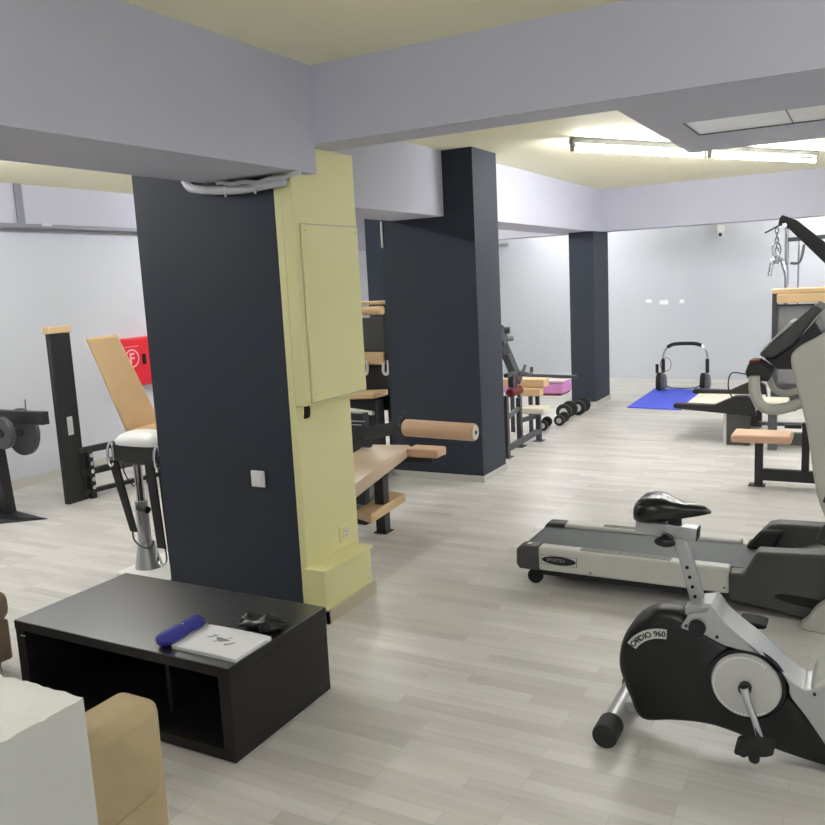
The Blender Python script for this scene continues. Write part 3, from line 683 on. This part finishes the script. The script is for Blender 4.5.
MB().hexa([(-5.47, 4.925, .455), (-5.40, 5.255, .455), (-5.44, 5.27, .44), (-5.51, 4.94, .44), (-5.53, 4.65, 1.275), (-5.46, 4.91, 1.285), (-5.50, 4.93, 1.295), (-5.57, 4.67, 1.285)]).build('backrest', M['tan'], lt, bevel=.01)
MB().hexa([(-5.40, 4.90, .43), (-5.05, 5.10, .43), (-5.10, 5.36, .43), (-5.45, 5.2, .43), (-5.40, 4.90, .50), (-5.05, 5.10, .50), (-5.10, 5.36, .50), (-5.45, 5.2, .50)]).build('seat', M['tan'], lt, bevel=.015)
MB().hexa([(-5.25, 4.95, .16), (-5.2, 5.25, .16), (-5.25, 5.26, .16), (-5.3, 4.96, .16), (-5.25, 4.95, .36), (-5.2, 5.25, .36), (-5.25, 5.26, .36), (-5.3, 4.96, .36)]).build('foot_board', M['tan'], lt, bevel=.01)
w = MB()
for k in range(3): w.cyl((-5.46 + .01 * k, 4.72 + .1 * k, .24), (-5.36 + .01 * k, 4.74 + .1 * k, .26), .06, n=18)
w.build('weight_plates', M['iron'], lt)

pm = thing('plate_loaded_machine', 'black machine with two grey weight discs at the left edge', 'weight machine', (-5.65, 3.85, 0))
BX(-6.1, -5.15, 3.87, 3.93, .722, .815).build('arm', M['black'], pm, bevel=.004)
MB().hexa([(-5.80, 3.86, 0.01), (-5.66, 3.86, .01), (-5.66, 3.94, .01), (-5.80, 3.94, .01), (-5.85, 3.86, .73), (-5.72, 3.86, .73), (-5.72, 3.94, .73), (-5.85, 3.94, .73)]).build('post', M['black'], pm, bevel=.004)
MB().hexa([(-5.95, 3.62, 0), (-5.55, 3.70, 0), (-5.29, 3.93, 0), (-5.9, 3.97, 0), (-5.95, 3.66, .03), (-5.6, 3.73, .03), (-5.30, 3.91, .012), (-5.9, 3.94, .05)]).build('foot', M['black'], pm, bevel=.004)
def disc(c, r, y0, y1):
    q = MB().cyl((c[0], y0, c[1]), (c[0], y1, c[1]), r, n=40).build('weight_disc', M['iron'], pm, bevel=.008, seg=3)
    MB().cyl((c[0], y0 - .012, c[1]), (c[0], y0, c[1]), .035, n=20).build('hub', M['black'], q)
disc((-5.575, .632), .18, 3.99, 4.03); disc((-5.475, .668), .118, 3.76, 3.80)
MB().cyl((-5.475, 3.70, .668), (-5.475, 3.87, .69), .016, n=12).build('peg', M['chrome'], pm)
MB().cyl((-5.575, 3.90, .66), (-5.575, 4.06, .632), .016, n=12).build('peg', M['chrome'], pm)
MB().tube([(-5.36, 3.9, .815), (-5.35, 3.9, .90)], .006, 8).build('pin', M['chrome'], pm)

bm2 = thing('belt_massager', 'silver column belt massager with a white head between coffee table and left wall', 'massager', (-3.58, 3.34, 0))
hd = []
for z, sx, sy in ((.778, .185, .10), (.80, .188, .105), (.825, .16, .09), (.846, .11, .06), (.852, .05, .03)):
    hd.append([(-3.615 + sx * math.copysign(abs(math.cos(a)) ** .6, math.cos(a)), 3.32 + sy * math.copysign(abs(math.sin(a)) ** .6, math.sin(a)), z) for a in [2 * PI * i / 28 for i in range(28)]])
MB().loft(hd).build('head_cover', M['white'], bm2, ang=60)
MB().prism(spline([(-3.79, .78), (-3.80, .73), (-3.765, .685), (-3.62, .668), (-3.475, .685), (-3.43, .73), (-3.44, .78)], 4, False), 'y', 3.235, 3.405).build('motor_housing', M['black'], bm2, bevel=.01)
for x in (-3.80, -3.44):
    MB().tube(spline([(x, 3.23, .79), (x - .008, 3.215, .75), (x - .004, 3.21, .69), (x + .008, 3.215, .66), (x + .014, 3.23, .68), (x + .01, 3.235, .76)], 4, True), .009, 8, True).build('belt_hook', M['chrome'], bm2)
MB().cyl((-3.722, 3.34, .42), (-3.722, 3.34, .68), .024, n=20).build('inner_column', M['chrome'], bm2)
MB().cyl((-3.722, 3.34, .16), (-3.722, 3.34, .43), .038, n=22).build('outer_column', M['silver'], bm2)
MB().cyl((-3.71, 3.34, .03), (-3.718, 3.34, .19), .08, .045, n=24).build('column_skirt', M['silver'], bm2)
BX(-3.83, -3.42, 3.2, 3.6, 0, .035).build('base_plate', M['white'], bm2, bevel=.01)
MB().cyl((-3.70, 3.30, .40), (-3.61, 3.28, .40), .02, n=14).build('clamp_knob', M['black'], bm2)
MB().hexa([(-3.735, 3.25, .27), (-3.685, 3.25, .27), (-3.685, 3.26, .27), (-3.735, 3.26, .27), (-3.82, 3.22, .69), (-3.755, 3.22, .69), (-3.755, 3.235, .69), (-3.82, 3.235, .69)]).build('belt', M['rubber'], bm2)
MB().hexa([(-3.47, 3.19, .22), (-3.41, 3.19, .22), (-3.41, 3.20, .22), (-3.47, 3.20, .22), (-3.515, 3.2, .71), (-3.45, 3.2, .71), (-3.45, 3.21, .71), (-3.515, 3.21, .71)]).build('belt', M['rubber'], bm2)
MB().hexa([(-3.42, 3.22, .12), (-3.37, 3.22, .12), (-3.37, 3.235, .12), (-3.42, 3.235, .12), (-3.44, 3.22, .73), (-3.375, 3.22, .73), (-3.375, 3.235, .73), (-3.44, 3.235, .73)]).build('belt', M['rubber'], bm2)
MB().tube(spline([(-3.715, 3.25, .28), (-3.70, 3.24, .23), (-3.64, 3.23, .20), (-3.56, 3.22, .20), (-3.50, 3.2, .25)], 5, False), .005, 6).build('cable', M['black'], bm2)
MB().tube(spline([(-3.47, 3.19, .23), (-3.475, 3.19, .16), (-3.45, 3.19, .12), (-3.41, 3.19, .15), (-3.41, 3.19, .22)], 5, False), .006, 6).build('belt_buckle', M['chrome'], bm2)
MB().tube(spline([(-3.79, 3.3, .67), (-3.77, 3.28, .62), (-3.75, 3.29, .56), (-3.735, 3.31, .52)], 5, False), .004, 6).build('cable', M['black'], bm2)

bm2.location.x += .058
# ------------------------------------------------------------------ far bay: press bench, sit-up board, dumbbells, roller, mat
fb = thing('press_bench', 'charcoal bench with tan pads and a dark red roller beside the middle pillar', 'exercise bench', (-2.95, 7.2, 0))
for x, y, h in ((-2.815, 6.83, .56), (-3.06, 6.83, .56), (-2.88, 7.32, .47), (-2.80, 7.62, .27)):
    BX(x - .022, x + .022, y - .025, y + .025, 0.005, h).build('post', M['charcoal'], fb)
    BX(x - .045, x + .045, y - .06, y + .06, 0, .006).build('foot_plate', M['charcoal'], fb)
f = MB(); f.bar((-2.815, 6.85, .36), (-2.88, 7.3, .37), .03, .04); f.bar((-2.81, 6.85, .08), (-2.80, 7.62, .10), .04, .05); f.bar((-3.05, 6.83, .12), (-2.81, 6.83, .12), .04, .04); f.bar((-2.88, 7.3, .25), (-2.81, 7.62, .25), .04, .04)
f.build('frame', M['charcoal'], fb, bevel=.002)
BX(-3.3, -2.735, 7.62, 7.78, .528, .61).build('bench_pad', M['tan'], fb, bevel=.012)
BX(-2.98, -2.765, 7.58, 7.70, .445, .525).build('lower_pad', M['tan'], fb, bevel=.012)
BX(-2.95, -2.71, 7.54, 7.72, .275, .34).build('seat', M['cream'], fb, bevel=.012)
MB().cyl((-2.80, 6.90, .575), (-2.80, 7.14, .575), .042, n=20).build('roller', M['maroon'], fb, bevel=.012)
MB().bar((-2.80, 7.05, .58), (-2.80, 7.05, .73), .025, .025).build('roller_bracket', M['maroon'], fb)
MB().bar((-2.86, 6.72, 1.22), (-2.86, 7.26, .64), .07, .08).build('leaning_bar', M['charcoal'], fb)
f = MB(); f.obox((-2.84, 6.80, 1.10), (.09, .10, .16), Matrix.Rotation(.75, 3, 'X')); f.cyl((-2.84, 6.85, 1.06), (-2.78, 6.95, 1.06), .022, n=12); f.cyl((-2.84, 6.83, 1.14), (-2.76, 6.85, 1.14), .03, n=12); f.bar((-2.84, 6.84, 1.1), (-2.80, 6.87, .93), .04, .05)
f.build('pivot_clamp', M['charcoal'], fb)
f = MB(); f.bar((-2.80, 6.82, .74), (-2.80, 7.02, .74), .04, .035); f.bar((-2.80, 6.96, .74), (-2.80, 6.96, .62), .05, .06); f.build('stop_bracket', M['charcoal'], fb)
f = MB(); f.tube(spline([(-2.82, 7.25, .72), (-2.80, 7.33, .70), (-2.80, 7.40, .68), (-2.80, 7.46, .70), (-2.80, 7.46, .75)], 5, False), .018, 8); f.tube(spline([(-2.83, 7.2, .70), (-2.80, 7.25, .74), (-2.80, 7.30, .78)], 4, False), .016, 8); f.build('bar_hook', M['charcoal'], fb)

sb = thing('sit_up_board', 'pink padded board with a pale cloth on top, behind the tan press bench', 'sit-up board', (-2.95, 8.1, 0))
BX(-3.3, -2.66, 7.95, 8.25, .42, .53).build('pad', M['pink'], sb, bevel=.012)
BX(-3.28, -2.68, 7.955, 8.245, .40, .42).build('board_base', M['maroon'], sb, bevel=.003)
MB().hexa([(-3.25, 7.94, .532), (-2.64, 7.94, .532), (-2.66, 8.24, .532), (-3.25, 8.24, .532), (-3.25, 7.94, .575), (-2.64, 7.94, .56), (-2.65, 8.24, .56), (-3.25, 8.24, .575)]).build('towel', M['pinkpale'], sb, bevel=.012)
MB().bar((-3.2, 8.1, .592), (-2.56, 8.1, .576), .035, .03).build('side_bar', M['charcoal'], sb, bevel=.004)
for x in (-3.22, -3.02):
    for y in (8.0, 8.2): MB().bar((x, y, .003), (x, y, .40), .035, .035).build('leg', M['charcoal'], sb)

def dumbbell(name, label, c, r, L, ang, cap=False):
    o = bpy.data.objects.new(name, None); COL.objects.link(o); WL[o.as_pointer()] = Vector((0, 0, 0))
    tag(o, label, 'dumbbell', 'dumbbells in a row on the floor')
    MB().cyl((-L / 2, 0, r), (L / 2, 0, r), .014, n=12).build('handle', M['chrome'], o)
    for s in (-1, 1):
        w = MB().cyl((s * (L / 2 - .055), 0, r), (s * L / 2, 0, r), r, n=28).build('weight_head', M['rubber'], o, bevel=.012, seg=3)
        MB().cyl((s * L / 2, 0, r), (s * (L / 2 + .004), 0, r), r * .5, n=20).build('head_face', M['label'], w)
    o.location = c; o.rotation_euler = (0, 0, ang)
    WL[o.as_pointer()] = Vector(c)
    return o
dumbbell('dumbbell', 'smallest dumbbell, nearest of the row beside the press bench seat', (-2.965, 8.26, 0), .056, .29, 1.57 + .15)
dumbbell('dumbbell', 'small dumbbell, second nearest of the row on the floor', (-2.885, 8.575, 0), .058, .27, 1.57 + .1)
dumbbell('dumbbell', 'large dumbbell, third nearest of the row on the floor', (-2.945, 8.94, 0), .09, .29, 1.57 + .05)
dumbbell('dumbbell', 'large dumbbell, farthest of the row, next to the far dark pillar', (-2.89, 9.27, 0), .088, .29, 1.57 + .05)

mt = MB().prism([(-2.478, 9.77), (-1.84, 9.70), (-1.80, 11.32), (-2.517, 11.43)], 'z', 0.001, .013).build('exercise_mat', M['blue'], None, bevel=.003, loc=(-2.15, 10.55, 0))
tag(mt, 'bright blue exercise mat lying on the floor before the back wall', 'exercise mat')

ar = thing('ab_roller', 'arched tube ab roller standing on the far end of the blue mat', 'ab roller', (-2.12, 11.25, .016))
yR = 11.25
MB().tube(spline([(-2.36, yR, .10), (-2.375, yR, .3), (-2.36, yR, .5), (-2.30, yR, .6), (-2.22, yR, .625), (-1.98, yR, .63), (-1.87, yR, .595), (-1.815, yR, .5), (-1.805, yR, .3), (-1.82, yR, .12)], 5, False), .014, 10).build('arch', M['chrome'], ar)
MB().tube(spline([(-2.315, yR, .585), (-2.22, yR, .626), (-1.98, yR, .631), (-1.885, yR, .605)], 5, False), .024, 12).build('grip', M['rubber'], ar)
for x in (-2.368, -1.808): MB().tube([(x, yR, .25), (x - .002, yR, .43)], .024, 12).build('side_grip', M['rubber'], ar)
MB().tube(spline([(-2.36, yR, .09), (-2.3, yR - .05, .06), (-2.12, yR - .07, .05), (-1.95, yR - .05, .06), (-1.88, yR, .1)], 5, False), .01, 8).build('base_tube', M['chrome'], ar)
for x, sg in ((-2.40, 1), (-1.84, 1)):
    q = MB().prism(spline([(11.13, .05), (11.12, .13), (11.15, .21), (11.21, .25), (11.29, .23), (11.36, .14), (11.37, .06), (11.30, .02), (11.2, .016)], 4), 'x', x - .045, x + .01).build('rocker_foot', M['rubber'], ar, bevel=.012, seg=3)
    MB().prism(spline([(11.15, .06), (11.15, .18), (11.19, .235), (11.28, .21), (11.34, .12), (11.32, .05), (11.2, .035)], 4), 'x', x + .011, x + .065).build('foot_cover', M['grey'], q, bevel=.012, seg=3)
MB().tube([(-2.33 + .07 * math.cos(t), yR - .03, .36 + .09 * math.sin(t)) for t in [k * 2 * PI / 24 for k in range(24)]], .004, 6, True).build('wire_loop', M['black'], ar)
MB().tube([(-2.45, yR, .24), (-2.45, yR, .36)], .02, 10).build('handle_grip', M['rubber'], ar)

# ------------------------------------------------------------------ right side: pulldown machine, weight tower, low machine
lp = thing('pulldown_machine', 'pulldown machine with a black boom, hanging chain handle and peach seat', 'weight machine', (-.3, 6.45, 0))
MB().prism([(-.572, 1.868), (-.563, 1.918), (-.544, 1.935), (-.454, 1.892), (.15, 1.35), (.10, 1.26), (-.27, 1.585), (-.498, 1.832)], 'y', 6.46, 6.54).build('boom', M['black'], lp, bevel=.006)
MB().cyl((-.53, 6.45, 1.86), (-.53, 6.55, 1.86), .018, n=14).build('pulley_bolt', M['chrome'], lp)
ch = MB()
for k in range(5):
    z = 1.83 - k * .034; R = Matrix.Rotation(PI / 2 * (k % 2), 3, 'Z')
    ch.tube([Vector((-.582, 6.5, z)) + R @ Vector((.011 * math.cos(t), 0, .022 * math.sin(t))) for t in [i * 2 * PI / 12 for i in range(12)]], .0045, 6, True)
ch = ch.build('chain', M['chrome'], lp)
MB().tube([Vector((-.583, 6.5, 1.70)) + Vector((.028 * math.cos(t), 0, .05 * math.sin(t))) for t in [i * 2 * PI / 16 for i in range(16)]], .006, 8, True).build('snap_hook', M['chrome'], ch)
MB().tube([(-.66, 6.5, 1.82), (-.60, 6.5, 1.85), (-.56, 6.5, 1.87)], .006, 8).build('cable', M['black'], lp)
MB().tube(spline([(-.622, 6.46, 1.515), (-.61, 6.47, 1.60), (-.60, 6.48, 1.628), (-.575, 6.5, 1.632), (-.55, 6.5, 1.625), (-.53, 6.5, 1.57), (-.515, 6.5, 1.51), (-.513, 6.5, 1.45)], 5, False), .014, 12).build('pull_handle', M['chrome'], lp)
MB().cyl((-.585, 6.49, 1.60), (-.575, 6.49, 1.66), .02, n=12).build('swivel', M['chrome'], lp)
BX(-.85, -.448, 6.30, 6.56, .335, .395).build('seat', M['peach'], lp, bevel=.018, seg=3)
BX(-.695, -.64, 6.385, 6.44, 0.004, .335).build('seat_post', M['black'], lp, bevel=.004)
BX(-.735, -.62, 6.37, 6.46, 0, .008).build('foot_plate', M['charcoal'], lp)
BX(-.64, .25, 6.385, 6.44, .046, .130).build('base_beam', M['black'], lp, bevel=.004)
BX(-.385, -.335, 6.385, 6.44, .128, .48).build('knee_post', M['black'], lp, bevel=.004)
MB().cyl((-.50, 6.41, .45), (-.39, 6.41, .45), .016, n=12).build('adjuster_knob', M['black'], lp)
BX(.10, .45, 6.35, 6.6, 0, 1.45).build('tower', M['black'], lp, bevel=.006)

rt = thing('weight_tower', 'grey weight tower with a tan top board behind the treadmill console', 'weight machine', (-.4, 7.95, 0))
BX(-.735, .25, 7.85, 8.05, 1.345, 1.385).build('top_board', M['tan'], rt, bevel=.005)
BX(-.695, .25, 7.85, 7.93, 1.262, 1.343).build('top_pad', M['tan'], rt, bevel=.01)
for x in (-.712, .22): BX(x - .022, x + .022, 7.88, 7.96, 0, 1.345).build('upright', M['charcoal'], rt)
BX(-.69, .2, 7.9, 7.95, .56, 1.235).build('stack_cover', M['clearcover'], rt)
BX(-.70, .2, 7.88, 7.96, 1.235, 1.25).build('cover_edge', M['charcoal'], rt)
BX(-.70, .2, 7.86, 7.97, .40, .56).build('lower_housing', M['dgrey'], rt)
for x, z in ((-.635, 1.90), (-.54, 1.80), (.2, 1.90)): MB().cyl((x, 8.0, .3), (x, 8.0, z), .018 if z > 1.85 else .008, n=12).build('guide_rod', M['chrome'], rt)
MB().bar((-.635, 8.0, 1.80), (.22, 8.0, 1.82), .03, .035).build('cross_bar', M['charcoal'], rt)
MB().tube(spline([(-.50, 8.0, 1.75), (-.515, 7.97, 1.65), (-.54, 7.96, 1.60), (-.60, 7.96, 1.60)], 5, False), .012, 8).build('hook', M['charcoal'], rt)
BX(-.84, -.575, 7.6, 7.86, .39, .45).build('seat', M['cream'], rt, bevel=.015)
BX(-.735, -.665, 7.7, 7.78, 0, .39).build('seat_post', M['grey'], rt)
f = MB(); f.box(-.84, .22, 7.97, 8.03, .06, .11); f.box(-.84, .22, 7.97, 8.03, .17, .20); f.box(-.75, .25, 7.97, 8.08, 0, .06); f.build('base_rails', M['grey'], rt)

lm = thing('low_exercise_machine', 'low machine with black side rails and cream board beside the blue mat', 'exercise machine', (-1.2, 8.35, 0))
for y in (7.88, 8.86):
    MB().prism([(-1.557, .325), (-1.565, .345), (-1.552, .372), (-1.20, .365), (-1.11, .41), (-1.02, .452), (-.92, .458), (-.87, .42), (-.85, .27), (-1.2, .295)], 'y', y - .045, y + .045).build('side_rail', M['black'], lm, bevel=.012, seg=3)
BX(-1.50, -.86, 7.93, 8.81, .29, .33).build('board', M['cream'], lm, bevel=.006)
for y in (7.88, 8.86):
    q = BX(-1.095, -.90, y - .035, y + .035, 0, .29).build('pedestal', M['dgrey'], lm, bevel=.005)
    MB().box(-1.118, -1.095, y - .03, y + .03, 0, .28).build('pedestal_edge', M['rail'], q)
f = MB(); f.box(-1.0, -.93, 7.92, 8.82, .2, .27); f.build('cross_member', M['dgrey'], lm)

# ------------------------------------------------------------------ world, camera, render look
w = bpy.data.worlds.new('World'); scene.world = w; w.use_nodes = True
w.node_tree.nodes['Background'].inputs['Color'].default_value = (.8, .85, 1, 1); w.node_tree.nodes['Background'].inputs['Strength'].default_value = .3

cam = bpy.data.cameras.new('Camera'); co = bpy.data.objects.new('Camera', cam); COL.objects.link(co)
f_px, yaw, pitch, rollc = 832.2, -.504, .1552, -.0502
cam.sensor_fit = 'HORIZONTAL'; cam.sensor_width = 36; cam.lens = f_px / 825 * 36; cam.clip_start = .05; cam.clip_end = 60
F = Vector((math.sin(yaw) * math.cos(pitch), math.cos(yaw) * math.cos(pitch), -math.sin(pitch)))
r = Vector((math.cos(yaw), -math.sin(yaw), 0)); u = r.cross(F)
RX = r * math.cos(rollc) + u * math.sin(rollc); UY = -r * math.sin(rollc) + u * math.cos(rollc)
m = Matrix((RX, UY, -F)).transposed().to_4x4(); m.translation = Vector((0, 0, 1.6))
co.matrix_world = m
scene.camera = co
scene.view_settings.view_transform = 'Standard'; scene.view_settings.look = 'None'; scene.view_settings.gamma = 1
scene.view_settings.use_curve_mapping = False; scene.view_settings.exposure = .98
cy = scene.cycles
cy.use_denoising = True
cy.max_bounces = 8; cy.diffuse_bounces = 5; cy.glossy_bounces = 4; cy.sample_clamp_indirect = 8
